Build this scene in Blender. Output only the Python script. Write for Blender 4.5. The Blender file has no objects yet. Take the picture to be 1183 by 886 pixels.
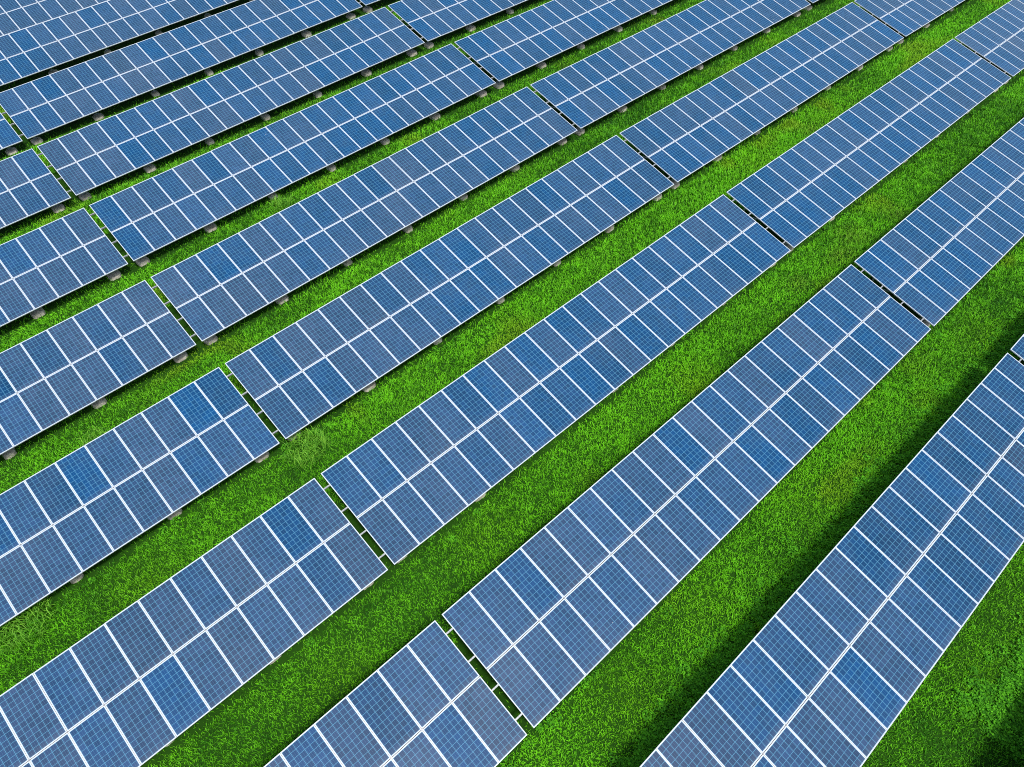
import bpy, bmesh, math, random
import numpy as np
from mathutils import Matrix, Vector

random.seed(7)
rng = np.random.default_rng(7)
SC = bpy.context.scene
COL = SC.collection

# ------------------------------------------------------------------ site constants
TILT = 0.2285486                 # tilt of every table
CT, ST = math.cos(TILT), math.sin(TILT)
NMOD = 21                        # modules along a table
PITCH = 1.012                    # module pitch
MW, ML = 1.005, 1.9475           # module size
DEPTH = 3.911                    # slope length of a table
TLEN = NMOD * PITCH - 0.007
GAP = 0.2432                     # gap between two tables of a row
SPAN = TLEN + GAP
H0 = 0.60                        # height of the front edge above the ground
ROWPITCH = 6.3                   # along the slope direction
SLOPE = {-1: 0.0, 0: -0.0013, 1: 0.0, 2: -0.0222, 3: -0.0444, 4: -0.055}
ROWS = ['Z', 'A', 'B', 'C', 'D', 'E', 'F', 'G', 'H', 'I', 'J']
OFF = {'Z': (-.35, .1, .08), 'A': (-.2578, .0775, .0683), 'B': (0, 0, 0), 'C': (.0855, -.0769, -.0451),
       'D': (.1218, -.0728, -.0289), 'E': (.1965, -.1118, -.0884), 'F': (.2619, -.1558, -.0235),
       'G': (.2764, -.1941, .0126), 'H': (.3153, -.17, .0782), 'I': (.35, -.10, .1), 'J': (.4, -.36, .13)}
CAM = Vector((-3.57227, -3.73737, 21.78696))
CROT = Matrix(((0.7377945, 0.5356777, -0.4107416), (-0.6746508, 0.5648986, -0.4751167), (-0.0224821, 0.6276456, 0.7781745)))
LENS = 25.785


def t2w(v):                      # table frame -> world
    u, a, w = v
    return Vector((u, a * CT - w * ST, a * ST + w * CT + H0))


def start_w(k):
    d = {0: -SPAN * SLOPE[0], 1: 0.0, 2: 0.0}
    d[-1] = d[0] - SPAN * SLOPE[-1]
    d[3] = SPAN * SLOPE[2]
    d[4] = d[3] + SPAN * SLOPE[3]
    return d[k]


def table_matrix(r, k):
    n = ROWS.index(r) - 2
    a, bv, bw = OFF[r]
    o = t2w(((k - 1) * SPAN + a, n * ROWPITCH + bv, bw - n * ROWPITCH * math.tan(TILT) + start_w(k)))
    s = SLOPE[k]
    zero = t2w((0, 0, 0))
    ux = (t2w((1, 0, s)) - zero).normalized()
    vy = (t2w((0, 1, 0)) - zero).normalized()
    wz = ux.cross(vy)
    m = Matrix.Identity(4)
    for i in range(3):
        m[i][0], m[i][1], m[i][2], m[i][3] = ux[i], vy[i], wz[i], o[i]
    return m


# ------------------------------------------------------------------ ground height and noise
def hash2(ix, iy, seed):
    h = (ix.astype(np.int64) * 374761393 + iy.astype(np.int64) * 668265263 + seed * 1442695041) & 0xFFFFFFFF
    h = ((h ^ (h >> 13)) * 1274126177) & 0xFFFFFFFF
    return ((h ^ (h >> 16)) & 0xFFFF) / 65535.0


def vnoise(x, y, scale, seed=0):
    x = np.asarray(x, float) / scale
    y = np.asarray(y, float) / scale
    ix, iy = np.floor(x), np.floor(y)
    fx, fy = x - ix, y - iy
    fx = fx * fx * (3 - 2 * fx)
    fy = fy * fy * (3 - 2 * fy)
    a, b = hash2(ix, iy, seed), hash2(ix + 1, iy, seed)
    c, d = hash2(ix, iy + 1, seed), hash2(ix + 1, iy + 1, seed)
    return (a * (1 - fx) + b * fx) * (1 - fy) + (c * (1 - fx) + d * fx) * fy


XB = np.array([-60, -SPAN, 0, SPAN, 2 * SPAN, 3 * SPAN, 110, 200])
ZB = np.array([0.03, SPAN * .0013, 0, 0, -.0222 * SPAN, -.0666 * SPAN, -2.4, -3.2]) * CT
YB = np.array([t2w((0, (i - 2) * ROWPITCH + OFF[r][1], -(i - 2) * ROWPITCH * math.tan(TILT)))[1] for i, r in enumerate(ROWS)])
RB = np.array([OFF[r][2] * CT + OFF[r][1] * ST for r in ROWS])
XO = np.array([OFF[r][0] for r in ROWS])


def gz(x, y):
    x = np.asarray(x, float)
    y = np.asarray(y, float)
    z = np.interp(x, XB, ZB) + np.interp(y, YB, RB)
    near = ((np.abs(x) < 150) & (np.abs(y) < 150))
    return z + np.where(near, 0.05 * (vnoise(x, y, 1.7, 3) - .5) + 0.05 * (vnoise(x, y, 5.0, 4) - .5), 0)


# ------------------------------------------------------------------ materials
def new_mat(name):
    m = bpy.data.materials.new(name)
    m.use_nodes = True
    nt = m.node_tree
    nt.nodes.clear()
    return m, nt


class NB:
    def __init__(s, nt):
        s.nt = nt

    def n(s, t, **kw):
        nd = s.nt.nodes.new(t)
        for k, v in kw.items():
            setattr(nd, k, v)
        return nd

    def put(s, sock, v):
        if isinstance(v, bpy.types.NodeSocket):
            s.nt.links.new(v, sock)
        elif v is not None:
            sock.default_value = v

    def math(s, op, a, b=None, c=None, clamp=False):
        nd = s.n('ShaderNodeMath', operation=op, use_clamp=clamp)
        s.put(nd.inputs[0], a)
        if b is not None:
            s.put(nd.inputs[1], b)
        if c is not None:
            s.put(nd.inputs[2], c)
        return nd.outputs[0]

    def mix(s, f, a, b, blend='MIX'):
        nd = s.n('ShaderNodeMix', data_type='RGBA', blend_type=blend)
        s.put(nd.inputs[0], f)
        s.put(nd.inputs[6], a)
        s.put(nd.inputs[7], b)
        return nd.outputs[2]

    def noise(s, vec, scale, detail=2.0, rough=.5):
        nd = s.n('ShaderNodeTexNoise')
        if vec is not None:
            s.put(nd.inputs['Vector'], vec)
        nd.inputs['Scale'].default_value = scale
        nd.inputs['Detail'].default_value = detail
        nd.inputs['Roughness'].default_value = rough
        return nd

    def ramp(s, f, lo, hi):
        nd = s.n('ShaderNodeMapRange', clamp=True)
        s.put(nd.inputs[0], f)
        nd.inputs[1].default_value = lo
        nd.inputs[2].default_value = hi
        return nd.outputs[0]

    def bsdf(s, col, rough, **kw):
        nd = s.n('ShaderNodeBsdfPrincipled')
        s.put(nd.inputs['Base Color'], col)
        s.put(nd.inputs['Roughness'], rough)
        for k, v in kw.items():
            s.put(nd.inputs[k], v)
        out = s.n('ShaderNodeOutputMaterial')
        s.nt.links.new(nd.outputs[0], out.inputs[0])
        return nd


def rgb(r, g, b):
    return (r, g, b, 1.0)


def mat_cells():
    m, nt = new_mat('polycrystalline_cells')
    b = NB(nt)
    uv = b.n('ShaderNodeUVMap', uv_map='cells')
    sep = b.n('ShaderNodeSeparateXYZ')
    nt.links.new(uv.outputs[0], sep.inputs[0])
    u, v = sep.outputs[0], sep.outputs[1]
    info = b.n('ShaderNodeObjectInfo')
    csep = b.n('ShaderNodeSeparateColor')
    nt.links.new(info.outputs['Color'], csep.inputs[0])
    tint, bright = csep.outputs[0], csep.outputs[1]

    def linemask(c, w):          # 1 on the light line between cells
        f = b.math('FRACT', c)
        d = b.math('MINIMUM', f, b.math('SUBTRACT', 1.0, f))
        return b.math('LESS_THAN', d, w)
    gu, gv = linemask(u, .042), linemask(v, .038)
    gap = b.math('MAXIMUM', gu, gv)
    # bus bars: three per cell along the module
    bus = linemask(b.math('ADD', b.math('MULTIPLY', u, 3.0), .5), .034)
    inside_u = b.math('MULTIPLY', b.math('GREATER_THAN', u, 0.0), b.math('LESS_THAN', u, 6.0))
    inside_v = b.math('MULTIPLY', b.math('GREATER_THAN', v, 0.0), b.math('LESS_THAN', v, 12.0))
    inside = b.math('MULTIPLY', inside_u, inside_v)
    # per-cell variation
    fl = b.n('ShaderNodeVectorMath', operation='FLOOR')
    nt.links.new(uv.outputs[0], fl.inputs[0])
    wn = b.n('ShaderNodeTexWhiteNoise', noise_dimensions='4D')
    nt.links.new(fl.outputs[0], wn.inputs['Vector'])
    nt.links.new(info.outputs['Random'], wn.inputs['W'])
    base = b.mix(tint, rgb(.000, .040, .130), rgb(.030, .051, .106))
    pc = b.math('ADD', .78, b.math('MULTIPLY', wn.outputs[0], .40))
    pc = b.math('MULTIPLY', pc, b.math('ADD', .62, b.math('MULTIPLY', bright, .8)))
    pcc = b.n('ShaderNodeCombineColor')
    for i in range(3):
        nt.links.new(pc, pcc.inputs[i])
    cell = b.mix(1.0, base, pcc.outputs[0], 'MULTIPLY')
    off = b.n('ShaderNodeVectorMath', operation='ADD')
    nt.links.new(uv.outputs[0], off.inputs[0])
    nt.links.new(info.outputs['Random'], off.inputs[1])
    gr = b.noise(off.outputs[0], 5.0, 3.0, .7)
    cell = b.mix(b.math('MULTIPLY', gr.outputs[0], .22), cell, rgb(.03, .15, .30))
    cell = b.mix(b.math('MULTIPLY', bus, .34), cell, rgb(.18, .33, .45))
    cell = b.mix(b.math('MULTIPLY', gap, .50), cell, rgb(.13, .40, .57))
    cell = b.mix(inside, rgb(.52, .60, .66), cell)
    # thin uneven dust
    geo = b.n('ShaderNodeNewGeometry')
    du = b.noise(geo.outputs['Position'], .55, 4.0, .6)
    dust = b.math('MULTIPLY', b.ramp(du.outputs[0], .42, .75), .06)
    cell = b.mix(dust, cell, rgb(.26, .28, .32))
    edge = b.math('MULTIPLY', b.ramp(v, 1.2, -.1), .07)
    cell = b.mix(edge, cell, rgb(.40, .40, .40))
    vo = b.n('ShaderNodeTexVoronoi', feature='F1')
    nt.links.new(geo.outputs['Position'], vo.inputs['Vector'])
    vo.inputs['Scale'].default_value = 1.1
    vsep = b.n('ShaderNodeSeparateColor')
    nt.links.new(vo.outputs['Color'], vsep.inputs[0])
    drop = b.math('MULTIPLY', b.math('LESS_THAN', vo.outputs['Distance'], b.math('MULTIPLY', vsep.outputs[1], .035)), b.math('LESS_THAN', vsep.outputs[0], .12))
    cell = b.mix(b.math('MULTIPLY', drop, .8), cell, rgb(.55, .55, .52))
    b.bsdf(cell, .17, **{'IOR': 1.45, 'Specular IOR Level': .32})
    return m


def mat_metal(name, col, rough, metallic, var=.1):
    m, nt = new_mat(name)
    b = NB(nt)
    tc = b.n('ShaderNodeTexCoord')
    no = b.noise(tc.outputs['Object'], 3.0, 3.0)
    c = b.mix(no.outputs[0], rgb(*[x * (1 - var) for x in col]), rgb(*[min(1, x * (1 + var)) for x in col]))
    b.bsdf(c, rough, Metallic=metallic)
    return m


def mat_concrete():
    m, nt = new_mat('weathered_concrete')
    b = NB(nt)
    geo = b.n('ShaderNodeNewGeometry')
    n1 = b.noise(geo.outputs['Position'], 4.0, 5.0, .65)
    n2 = b.noise(geo.outputs['Position'], 30.0, 3.0, .7)
    c = b.mix(b.ramp(n1.outputs[0], .35, .65), rgb(.34, .31, .25), rgb(.66, .61, .52))
    c = b.mix(b.math('MULTIPLY', b.ramp(n2.outputs[0], .5, .7), .5), c, rgb(.14, .15, .09))
    p = b.bsdf(c, .9)
    bp = b.n('ShaderNodeBump')
    bp.inputs['Strength'].default_value = .5
    bp.inputs['Distance'].default_value = .02
    nt.links.new(n2.outputs[0], bp.inputs['Height'])
    nt.links.new(bp.outputs[0], p.inputs['Normal'])
    return m


def mat_ground():
    m, nt = new_mat('turf_soil')
    b = NB(nt)
    geo = b.n('ShaderNodeNewGeometry')
    n1 = b.noise(geo.outputs['Position'], .5, 4.0, .6)
    n2 = b.noise(geo.outputs['Position'], 14.0, 4.0, .7)
    c = b.mix(b.ramp(n1.outputs[0], .35, .65), rgb(.010, .044, .003), rgb(.018, .072, .004))
    c = b.mix(b.ramp(n2.outputs[0], .4, .7), c, rgb(.016, .064, .004))
    b.bsdf(c, .95, **{'Specular IOR Level': .1})
    return m


def mat_leaf(name, trans=.28, rough=.55):
    m, nt = new_mat(name)
    b = NB(nt)
    at = b.n('ShaderNodeAttribute', attribute_name='blade_colour')
    p = b.n('ShaderNodeBsdfPrincipled')
    nt.links.new(at.outputs[0], p.inputs['Base Color'])
    p.inputs['Roughness'].default_value = rough
    p.inputs['Specular IOR Level'].default_value = .22
    t = b.n('ShaderNodeBsdfTranslucent')
    nt.links.new(at.outputs[0], t.inputs[0])
    mx = b.n('ShaderNodeMixShader')
    mx.inputs[0].default_value = trans
    nt.links.new(p.outputs[0], mx.inputs[1])
    nt.links.new(t.outputs[0], mx.inputs[2])
    out = b.n('ShaderNodeOutputMaterial')
    nt.links.new(mx.outputs[0], out.inputs[0])
    return m


M_CELL = mat_cells()
M_BACK = mat_metal('white_backsheet', (.55, .56, .57), .6, 0.0, .04)
M_ALU = mat_metal('anodised_aluminium_frame', (.58, .62, .65), .42, 0.0, .06)
M_STEEL = mat_metal('galvanised_steel', (.34, .36, .36), .5, .35, .15)
M_CLAMP = mat_metal('clamp_steel', (.30, .30, .30), .4, .5, .1)
M_CONC = mat_concrete()
M_GROUND = mat_ground()
M_GRASS = mat_leaf('grass_blade')
M_WEED = mat_leaf('broad_weed_leaf', .3, .8)


# ------------------------------------------------------------------ mesh helpers
def bm_mesh(name, bm, mats):
    bmesh.ops.recalc_face_normals(bm, faces=bm.faces)
    me = bpy.data.meshes.new(name)
    bm.to_mesh(me)
    bm.free()
    for m in mats:
        me.materials.append(m)
    return me


def box(bm, x0, x1, y0, y1, z0, z1):
    v = [bm.verts.new(p) for p in ((x0, y0, z0), (x1, y0, z0), (x1, y1, z0), (x0, y1, z0),
                                   (x0, y0, z1), (x1, y0, z1), (x1, y1, z1), (x0, y1, z1))]
    for f in ((0, 3, 2, 1), (4, 5, 6, 7), (0, 1, 5, 4), (1, 2, 6, 5), (2, 3, 7, 6), (3, 0, 4, 7)):
        bm.faces.new([v[i] for i in f])
    return v


def bar(bm, p, q, w, d, up=Vector((0, 0, 1))):
    p, q = Vector(p), Vector(q)
    a = (q - p).normalized()
    s = a.cross(up).normalized() * (w / 2)
    t = s.cross(a).normalized() * (d / 2)
    v = []
    for c in (p, q):
        v += [bm.verts.new(c + s + t), bm.verts.new(c - s + t), bm.verts.new(c - s - t), bm.verts.new(c + s - t)]
    for f in ((0, 1, 2, 3), (7, 6, 5, 4), (0, 4, 5, 1), (1, 5, 6, 2), (2, 6, 7, 3), (3, 7, 4, 0)):
        bm.faces.new([v[i] for i in f])


def panel_mesh():
    LIP = .015
    bm = bmesh.new()
    uvl = bm.loops.layers.uv.new('cells')
    x0, x1, y0, y1 = LIP, MW - LIP, LIP, ML - LIP
    mx, my = .013, .016           # white margin inside the frame
    vs = [bm.verts.new(p) for p in ((x0, y0, -.003), (x1, y0, -.003), (x1, y1, -.003), (x0, y1, -.003))]
    f = bm.faces.new(vs)
    for l in f.loops:
        p = l.vert.co
        l[uvl].uv = (6 * (p.x - x0 - mx) / (x1 - x0 - 2 * mx), 12 * (p.y - y0 - my) / (y1 - y0 - 2 * my))
    f.material_index = 0
    vb = [bm.verts.new(p) for p in ((x0, y0, -.009), (x0, y1, -.009), (x1, y1, -.009), (x1, y0, -.009))]
    g = bm.faces.new(vb)
    g.material_index = 1
    # junction box on the back
    v = box(bm, MW * .5 - .06, MW * .5 + .06, ML - .24, ML - .14, -.034, -.010)
    for fc in v[0].link_faces:
        pass
    me = bpy.data.meshes.new('solar_panel')
    for fc in bm.faces:
        if fc not in (f, g):
            fc.material_index = 1
    bm.normal_update()
    bm.to_mesh(me)
    bm.free()
    me.materials.append(M_CELL)
    me.materials.append(M_BACK)
    return me


def frame_mesh():
    LIP, D = .0165, .038
    bm = bmesh.new()
    out = [(0, 0), (MW, 0), (MW, ML), (0, ML)]
    inn = [(LIP, LIP), (MW - LIP, LIP), (MW - LIP, ML - LIP), (LIP, ML - LIP)]
    ot = [bm.verts.new((x, y, 0)) for x, y in out]
    it = [bm.verts.new((x, y, 0)) for x, y in inn]
    ob = [bm.verts.new((x, y, -D)) for x, y in out]
    ib = [bm.verts.new((x, y, -D)) for x, y in inn]
    for i in range(4):
        j = (i + 1) % 4
        bm.faces.new((ot[i], ot[j], it[j], it[i]))
        bm.faces.new((ob[j], ob[i], ib[i], ib[j]))
        bm.faces.new((ot[j], ot[i], ob[i], ob[j]))
        bm.faces.new((it[i], it[j], ib[j], ib[i]))
    return bm_mesh('panel_frame', bm, [M_ALU])


def footing_mesh(seed):
    r = random.Random(seed)
    bm = bmesh.new()
    w, d = .22 + r.uniform(-.04, .05), .24 + r.uniform(-.03, .03)
    h = r.uniform(.15, .23)
    lv = [(-.40, 1.12), (.0, 1.06), (h * .75, 1.0), (h, .88), (h, .0)]
    rings = []
    N = 16
    for z, s in lv[:-1]:
        ring = []
        for i in range(N):
            a = 2 * math.pi * (i + .5) / N
            c, sn = math.cos(a), math.sin(a)
            k = (abs(c) ** 5 + abs(sn) ** 5) ** (-1 / 5)
            j = 1 + r.uniform(-.05, .05)
            ring.append(bm.verts.new((w * c * k * s * j, d * sn * k * s * j, z + r.uniform(-.015, .015))))
        rings.append(ring)
    for a, b_ in zip(rings, rings[1:]):
        for i in range(N):
            bm.faces.new((a[i], a[(i + 1) % N], b_[(i + 1) % N], b_[i]))
    top = bm.verts.new((0, 0, h + .006))
    for i in range(N):
        bm.faces.new((rings[-1][i], rings[-1][(i + 1) % N], top))
    return bm_mesh('footing', bm, [M_CONC])


ME_PANEL = panel_mesh()
ME_FRAME = frame_mesh()
ME_FOOT = [footing_mesh(s) for s in range(5)]


def simple(name, fn, mat):
    bm = bmesh.new()
    fn(bm)
    return bm_mesh(name, bm, [mat])


PV = [.485, 1.46, 2.45, 3.425]    # purlins up the slope


def purlin_fn(bm):                # C-profile, joined half-way to its neighbour table
    x0, x1 = -GAP / 2 + .003, TLEN + GAP / 2 - .003
    box(bm, x0, x1, -.030, -.026, -.065, 0)
    box(bm, x0, x1, -.026, .018, -.004, 0)
    box(bm, x0, x1, -.026, .018, -.065, -.061)


ME_PURLIN = simple('purlin', purlin_fn, M_STEEL)
ME_RAFTER = simple('rafter', lambda bm: box(bm, -.03, .03, 0, 3.55, -.09, 0), M_STEEL)
ME_CLAMP = simple('clamp', lambda bm: (box(bm, -.022, .022, -.020, .020, .001, .006), box(bm, -.003, .003, -.006, .006, -.04, .001),
                                       box(bm, -.008, .008, -.008, .008, .006, .013)), M_CLAMP)
UPL = Vector((0, ST, CT))         # world up seen from a table
FRONT_V, REAR_V = .56, 2.98
DROP_F = H0 + FRONT_V * ST
DROP_R = H0 + REAR_V * ST


def post_fn(drop):
    def fn(bm):
        top = Vector((0, 0, 0))
        a = -UPL * (drop - .17)
        bar(bm, top, a, .07, .05, Vector((1, 0, 0)))
        bar(bm, a, a + UPL * .012, .20, .20, Vector((1, 0, 0)))
    return fn


ME_POSTF = simple('post', post_fn(DROP_F - .145), M_STEEL)
ME_POSTR = simple('post', post_fn(DROP_R - .145), M_STEEL)
ME_BRACE = simple('brace', lambda bm: bar(bm, Vector((0, REAR_V, -.15)) - UPL * (DROP_R - .55), (0, 1.5, -.16), .04, .04, Vector((1, 0, 0))), M_STEEL)
FRAMES = [.47 + 3.36 * i for i in range(7)]


def link(name, me, parent, mat4=None):
    o = bpy.data.objects.new(name, me)
    COL.objects.link(o)
    if parent is not None:
        o.parent = parent
    if mat4 is not None:
        o.matrix_local = mat4
    return o


def in_view(p, margin):
    q = CROT.transposed() @ (Vector(p) - CAM)
    if q.z > -1:
        return False
    fx = LENS / 36
    x, y = q.x / -q.z * fx, q.y / -q.z * fx
    return abs(x) < .5 + margin and abs(y) < .5 * 767 / 1024 + margin


ORD = ['first', 'second', 'third', 'fourth', 'fifth', 'sixth', 'seventh', 'eighth', 'ninth', 'tenth']
todo = []
for r in ROWS:
    for k in (-1, 0, 1, 2, 3):
        m = table_matrix(r, k)
        vis = False
        for i in range(43):
            for v in (0, DEPTH / 2, DEPTH):
                if in_view(m @ Vector((TLEN * i / 42, v, 0)), 0.0):
                    vis = True
        if vis or (r == 'Z' and k in (1, 2)):
            todo.append((r, k, vis))
counts = {}
for r, k, vis in todo:
    if vis:
        counts.setdefault(r, []).append(k)

tables = []


def build_table():
    t = bpy.data.objects.new('solar_table', None)
    COL.objects.link(t)
    for j in range(2):
        for i in range(NMOD):
            p = link('solar_panel', ME_PANEL, t, Matrix.Translation((i * PITCH, j * (DEPTH - ML), 0)))
            link('panel_frame', ME_FRAME, p)
    for v in PV:
        link('purlin', ME_PURLIN, t, Matrix.Translation((0, v, -.040)))
    for i in range(1, NMOD):
        link('clamp', ME_CLAMP, t, Matrix.Translation((i * PITCH - .0035, DEPTH / 2, 0)))
    for i, x in enumerate(FRAMES):
        link('rafter', ME_RAFTER, t, Matrix.Translation((x, .18, -.107)))
        link('post', ME_POSTF, t, Matrix.Translation((x - .068, FRONT_V, -.145)))
        link('post', ME_POSTR, t, Matrix.Translation((x - .068, REAR_V, -.145)))
        link('brace', ME_BRACE, t, Matrix.Translation((x + .052, 0, 0)))
        for v, dr in ((FRONT_V, DROP_F), (REAR_V, DROP_R)):
            rot = Matrix.Rotation(TILT * -1, 4, 'X')
            c = Vector((x - .068, v, 0)) - UPL * (dr - .0)
            if v == FRONT_V:
                c = c + t2w((0, -.06, 0)) - t2w((0, 0, 0))
            link('footing', ME_FOOT[(i * 2 + (v > 1)) % 5], t, Matrix.Translation(c) @ rot)
    return t


def copy_tree(o, parent=None):
    c = o.copy()
    COL.objects.link(c)
    if parent is not None:
        c.parent = parent
    for ch in KIDS[o]:
        copy_tree(ch, c)
    return c


proto = build_table()
KIDS = {}
for o in list(COL.objects):
    KIDS.setdefault(o, [])
    if o.parent is not None:
        KIDS.setdefault(o.parent, []).append(o)

for n, (r, k, vis) in enumerate(todo):
    t = proto if n == 0 else copy_tree(proto)
    t.matrix_world = table_matrix(r, k)
    t['category'] = 'solar array'
    t['group'] = 'tables of solar panels in rows'
    ri = ROWS.index(r) - 1
    if vis:
        ks = counts[r]
        pos = ks.index(k)
        row = f'{ORD[ri]} row from the lower right corner'
        if len(ks) == 1:
            lab = f'table of blue solar panels filling the {row}'
        elif pos == 0:
            lab = f'blue panel table at the left end of the {row}'
        elif pos == len(ks) - 1:
            lab = f'blue panel table at the right end of the {row}'
        else:
            lab = f'blue panel table, {ORD[pos]} from left in the {row}'
    else:
        lab = 'table of solar panels just beyond the lower right corner, ' + ('nearer one' if k == 1 else 'farther one')
    t['label'] = lab
    tables.append(t)

bpy.context.view_layer.update()
# per-panel tint (object colour): module batches differ a little, regional sky reflection painted in
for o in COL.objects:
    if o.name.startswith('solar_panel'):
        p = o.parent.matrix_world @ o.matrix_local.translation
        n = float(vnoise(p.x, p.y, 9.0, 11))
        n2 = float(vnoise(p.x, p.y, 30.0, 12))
        tint = (.06 if p.y < -1.5 and p.x > 9 else (.36 if p.x > 8 else .58)) - .003 * (p.x - 12) + .55 * (n - .5) + .3 * (n2 - .5) + random.gauss(0, .26)  # first terms paint in sky reflection: paler left, deeper nearest right row
        if random.random() < .10:
            tint -= .5
        if random.random() < .12:
            tint += .4
        br = (.30 if p.y < -1.5 and p.x > 9 else .45) + random.gauss(0, .10) + .2 * (n2 - .5)  # nearest right row darkened to imitate its weaker reflection
        o.matrix_local = o.matrix_local @ Matrix.Rotation(random.gauss(0, .0018), 4, 'X') @ Matrix.Rotation(random.gauss(0, .0022), 4, 'Y')
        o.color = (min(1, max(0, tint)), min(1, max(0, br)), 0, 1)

# ------------------------------------------------------------------ ground sheet
xs = np.concatenate([[-3000, -1200, -500, -200, -110, -70, -50], np.arange(-40, 95, .6), [100, 110, 130, 200, 500, 1200, 3000]])
ys = np.concatenate([[-3000, -1200, -500, -200, -90, -50, -35], np.arange(-28, 85, .6), [90, 100, 120, 150, 200, 500, 1200, 3000]])
X, Y = np.meshgrid(xs, ys)
Z = gz(X.ravel(), Y.ravel())
me = bpy.data.meshes.new('ground')
nx, ny = len(xs), len(ys)
ii = (np.arange(ny - 1)[:, None] * nx + np.arange(nx - 1)[None]).ravel()
me.from_pydata(np.stack([X.ravel(), Y.ravel(), Z], 1).tolist(), [], np.stack([ii, ii + 1, ii + nx + 1, ii + nx], 1).tolist())
me.materials.append(M_GROUND)
me.polygons.foreach_set('use_smooth', [True] * len(me.polygons))
g = link('ground', me, None)
g['kind'] = 'structure'
g['label'] = 'dark earth and turf under the rows of panels'


# ------------------------------------------------------------------ grass
def visible_mask(x, y, z, margin):
    P = np.stack([x, y, z], 1) - np.array(CAM)
    Q = P @ np.array(CROT)
    fx = LENS / 36
    with np.errstate(divide='ignore', invalid='ignore'):
        a = Q[:, 0] / -Q[:, 2] * fx
        b = Q[:, 1] / -Q[:, 2] * fx
    return (Q[:, 2] < -1) & (np.abs(a) < .5 + margin) & (np.abs(b) < .5 * 767 / 1024 + margin), -Q[:, 2]


def row_phase(x, y):             # horizontal distance behind the front edge of the row below it
    i = np.clip(np.searchsorted(YB, y, side='right') - 1, 0, len(YB) - 1)
    return y - YB[i], i


def blades(name, x, y, length, width, lean, col, mat, bend=.6):
    """bent grass blades: 5 vertices, one quad and one triangle each"""
    n = len(x)
    z = gz(x, y) - .01
    az = rng.uniform(0, 2 * np.pi, n)
    tw = az + np.pi / 2 + rng.normal(0, .35, n)
    dx, dy = np.cos(az), np.sin(az)
    sx, sy = np.cos(tw) * width / 2, np.sin(tw) * width / 2
    l1 = length * .55
    l2 = length * .45
    a1 = lean * .55
    a2 = np.minimum(lean + bend * rng.uniform(.3, 1, n), 1.75)
    m = np.stack([x + dx * np.sin(a1) * l1, y + dy * np.sin(a1) * l1, z + np.cos(a1) * l1], 1)
    t = m + np.stack([dx * np.sin(a2) * l2, dy * np.sin(a2) * l2, np.cos(a2) * l2], 1)
    s = np.stack([sx, sy, np.zeros(n)], 1)
    b = np.stack([x, y, z], 1)
    V = np.stack([b - s * .8, b + s * .8, m + s, m - s, t], 1).reshape(-1, 3)
    base = np.arange(n) * 5
    loops = np.stack([base, base + 1, base + 2, base + 3, base + 3, base + 2, base + 4], 1).ravel()
    me = bpy.data.meshes.new(name)
    me.vertices.add(n * 5)
    me.vertices.foreach_set('co', V.ravel().astype(np.float32))
    me.loops.add(n * 7)
    me.loops.foreach_set('vertex_index', loops.astype(np.int32))
    me.polygons.add(n * 2)
    ls = np.stack([np.arange(n) * 7, np.arange(n) * 7 + 4], 1).ravel()
    me.polygons.foreach_set('loop_start', ls.astype(np.int32))
    me.update(calc_edges=True)
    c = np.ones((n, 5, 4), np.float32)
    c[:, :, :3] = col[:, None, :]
    c[:, :2, :3] *= .66            # darker foot of each blade
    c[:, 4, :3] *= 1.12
    at = me.color_attributes.new('blade_colour', 'FLOAT_COLOR', 'POINT')
    at.data.foreach_set('color', c.ravel())
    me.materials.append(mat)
    return me


def grass_colour(x, y, n):
    n1 = vnoise(x, y, 3.2, 21)
    n2 = vnoise(x, y, .24, 22) * .65 + vnoise(x, y, .6, 27) * .35
    n3 = vnoise(x, y, 11.0, 23)
    n4 = vnoise(x, y, 1.4, 24)
    f = np.clip(.5 + (.56 - .5) + .5 * (n1 - .5) + .9 * (n2 - .5) + .5 * (n3 - .5) + rng.normal(0, .22, n), 0, 1)[:, None]
    dark = np.array([.028, .180, .006])
    lite = np.array([.205, .710, .014])
    c = dark * (1 - f) + lite * f
    yel = np.clip((n4 - .62) * 2.2, 0, .5)[:, None] * np.clip((n1 - .45) * 3, 0, 1)[:, None]
    c = c * (1 - yel) + np.array([.30, .44, .016]) * yel
    # worn, brownish spots in the lane between the second and third rows
    worn = np.zeros(n)
    for px, py, rr in ((24.9, 5.4, 1.1), (23.3, 5.0, .9), (27.8, 4.9, .8), (20.4, 5.2, .7), (31.0, 11.6, .8), (15.5, 10.9, .6)):
        worn = np.maximum(worn, np.clip(1.25 - np.hypot(x - px, (y - py) * 1.4) / rr, 0, 1))
    worn = (worn * .42 * rng.uniform(.2, 1, n))[:, None]
    c = c * (1 - worn) + np.array([.26, .25, .04]) * worn
    lime = np.zeros(n)
    for px, py, rr in ((26.7, 11.7, 2.2), (33, 11.4, 2.4), (38, 17.4, 2.5), (13, 4.9, 1.4), (23, -1.5, 1.6), (13, -8.2, 2.2), (10.3, -7.6, 1.5), (6, -.9, 1.5), (2.5, -1.2, 1.6), (12, -.9, 1.6), (-3, 4.9, 1.4), (3, 5.4, 1.5), (-6, 11.4, 1.5)):
        lime = np.maximum(lime, np.clip(1.2 - np.hypot(x - px, (y - py) * 1.3) / rr, 0, 1))
    lime = (lime * .42 * rng.uniform(.3, 1, n))[:, None]
    return c * (1 - lime) + np.array([.28, .66, .008]) * lime


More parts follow.
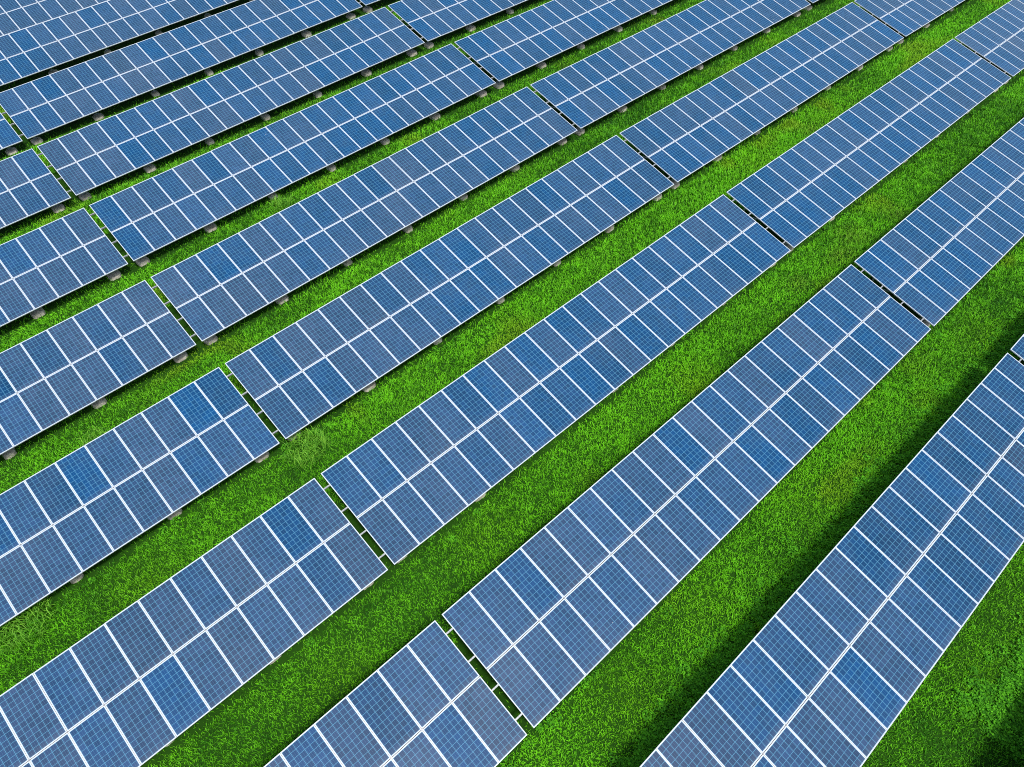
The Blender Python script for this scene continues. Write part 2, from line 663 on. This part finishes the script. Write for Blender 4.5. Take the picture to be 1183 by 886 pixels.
N0 = 5200000
gx = rng.uniform(-26, 80, N0)
gy = rng.uniform(-14, 66, N0)
area_density = N0 / (106 * 80)
vm, dist = visible_mask(gx, gy, np.zeros(N0), .10)
ph, ri_ = row_phase(gx, gy)
dens = np.full(N0, 1.0)
D = DEPTH * CT
under = (ph > .55) & (ph < D - .45)
dens[under] = .05
edge_ = (ph > .0) & (ph <= .55)
dens[edge_] = .18
dens[edge_ & (ri_ >= 8)] = .06
far = np.clip((64 - dist) / 38, .42, 1)
keep = vm & (rng.uniform(0, 1, N0) < dens * far)
gx, gy, dist = gx[keep], gy[keep], dist[keep]
n = len(gx)
tall = vnoise(gx, gy, 1.1, 31) * .6 + vnoise(gx, gy, 4.0, 32) * .4
big = np.clip(dist / 26, .9, 1.4)
ln = (.06 + .11 * tall + rng.uniform(0, .06, n)) * np.sqrt(big)
wd = (.012 + .012 * rng.uniform(0, 1, n)) * big
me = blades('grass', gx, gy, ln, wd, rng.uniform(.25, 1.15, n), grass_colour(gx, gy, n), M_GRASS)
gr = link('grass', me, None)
gr['kind'] = 'stuff'
gr['label'] = 'bright green grass growing in lanes between the panel rows'
gr['category'] = 'grass'
print('grass blades', n)

# ------------------------------------------------------------------ low broadleaf weeds in the shade
cl = []
for _ in range(1150):
    if random.random() < .74:
        x = random.uniform(1, 26)
        y = YB[1] + D + abs(random.gauss(0, .42)) - .15
    else:
        x = 9 + abs(random.gauss(0, 2.2))
        y = YB[0] + D + .45 + random.gauss(0, .5)
    cl.append((x, y))
for _ in range(90):
    cl.append((random.uniform(-10, 40), YB[random.choice([2, 3, 4])] + random.gauss(-.05, .18)))
LX, LY, LZ, LS, LC = [], [], [], [], []
for x, y in cl:
    k = random.randint(30, 60)
    R_ = random.uniform(.10, .24)
    hh = random.uniform(.10, .24)
    shade = random.uniform(.6, 1.15)
    for _ in range(k):
        a, q = random.uniform(0, 6.283), math.sqrt(random.random())
        LX.append(x + R_ * q * math.cos(a))
        LY.append(y + R_ * q * math.sin(a))
        LZ.append(hh * (1 - .7 * q * q) * random.uniform(.6, 1.1))
        LS.append(random.uniform(.018, .048))
        f = random.random() * shade
        LC.append((.030 + .13 * f, .17 + .42 * f, .008 + .010 * f))
LX, LY, LZ, LS, LC = map(np.array, (LX, LY, LZ, LS, LC))
n = len(LX)
LZ = LZ + gz(LX, LY)
az = rng.uniform(0, 6.283, n)
inc = rng.normal(0, .45, n)
d1 = np.stack([np.cos(az), np.sin(az), np.sin(inc)], 1) * LS[:, None]
d2 = np.stack([-np.sin(az), np.cos(az), rng.normal(0, .35, n)], 1) * LS[:, None] * .62
c0 = np.stack([LX, LY, LZ], 1)
V = np.stack([c0 - d1, c0 - d2 + [0, 0, .008], c0 + d1, c0 + d2 + [0, 0, .008]], 1).reshape(-1, 3)
me = bpy.data.meshes.new('broadleaf_weeds')
me.from_pydata(V.tolist(), [], (np.arange(n * 4).reshape(-1, 4)).tolist())
c = np.ones((n, 4, 4), np.float32)
c[:, :, :3] = LC[:, None, :]
me.color_attributes.new('blade_colour', 'FLOAT_COLOR', 'POINT').data.foreach_set('color', c.ravel())
me.materials.append(M_WEED)
w = link('broadleaf_weeds', me, None)
w['kind'] = 'stuff'
w['category'] = 'weeds'
w['label'] = 'dark broadleaf weeds hugging the shaded edges of the panel rows'


# ------------------------------------------------------------------ tall grass tufts left by the mower
def tuft(x, y, R_, nb, hmin, hmax, label):
    a, q = rng.uniform(0, 6.283, nb), np.sqrt(rng.uniform(0, 1, nb)) * R_
    bx, by = q * np.cos(a), q * np.sin(a)
    f = rng.uniform(0, 1, nb)[:, None]
    col = np.array([.05, .24, .010]) * (1 - f) + np.array([.27, .62, .05]) * f
    me = blades('tall_grass_tuft', x + bx, y + by, rng.uniform(hmin, hmax, nb), rng.uniform(.014, .026, nb),
                rng.uniform(.3, 1.1, nb), col, M_GRASS, .9)
    z0 = float(gz(x, y))
    me.transform(Matrix.Translation((-x, -y, -z0)))
    o = link('tall_grass_tuft', me, None)
    o.location = (x, y, z0)
    o['label'] = label
    o['category'] = 'grass tuft'
    o['group'] = 'tufts of tall grass'


tuft(.55, 12.35, .75, 420, .35, .75, 'big pale tuft of tall grass below the gap in the fourth row')
tuft(-9.3, 12.75, .8, 420, .35, .75, 'tall grass tuft at the left picture edge under the fourth row')
tuft(7.3, 25.2, .45, 170, .35, .7, 'tall grass tuft in front of the sixth row from the lower right corner')
tuft(4.9, 31.2, .45, 160, .35, .7, 'tall grass tuft in front of the seventh row, toward the upper left')
tuft(-4.9, 18.0, .5, 150, .3, .6, 'tall grass tuft beside a concrete footing of the fifth row')

# ------------------------------------------------------------------ light, sky, camera
SUN_EL, SUN_AZ = math.radians(64), math.radians(192)      # azimuth clockwise from +Y
sd = Vector((math.sin(SUN_AZ) * math.cos(SUN_EL), math.cos(SUN_AZ) * math.cos(SUN_EL), math.sin(SUN_EL)))
ld = bpy.data.lights.new('sun', 'SUN')
ld.energy = 3.2
ld.angle = math.radians(9.0)
ld.color = (1.0, .96, .90)
lo = bpy.data.objects.new('sun', ld)
COL.objects.link(lo)
lo.rotation_euler = sd.to_track_quat('Z', 'Y').to_euler()
lo.location = (0, 0, 60)

wd_ = bpy.data.worlds.new('World')
SC.world = wd_
wd_.use_nodes = True
nt = wd_.node_tree
nt.nodes.clear()
sky = nt.nodes.new('ShaderNodeTexSky')
sky.sky_type = 'NISHITA'
sky.sun_disc = False
sky.sun_elevation = SUN_EL
sky.sun_rotation = SUN_AZ
sky.air_density = 1.0
sky.dust_density = 2.5
bg = nt.nodes.new('ShaderNodeBackground')
bg.inputs[1].default_value = .185
out = nt.nodes.new('ShaderNodeOutputWorld')
nt.links.new(sky.outputs[0], bg.inputs[0])
nt.links.new(bg.outputs[0], out.inputs[0])

cd = bpy.data.cameras.new('camera')
cd.lens = LENS
cd.sensor_width = 36
cd.clip_start = .1
cd.clip_end = 6000
co = bpy.data.objects.new('camera', cd)
COL.objects.link(co)
co.matrix_world = Matrix.Translation(CAM) @ CROT.to_4x4()
SC.camera = co
SC.view_settings.view_transform = 'Standard'
SC.view_settings.look = 'None'
SC.view_settings.exposure = 0
SC.cycles.filter_width = 1.0
SC.cycles.use_denoising = False
SC.cycles.max_bounces = 6
print('objects', len(COL.objects), 'tables', len(todo), [(r, k) for r, k, v in todo])
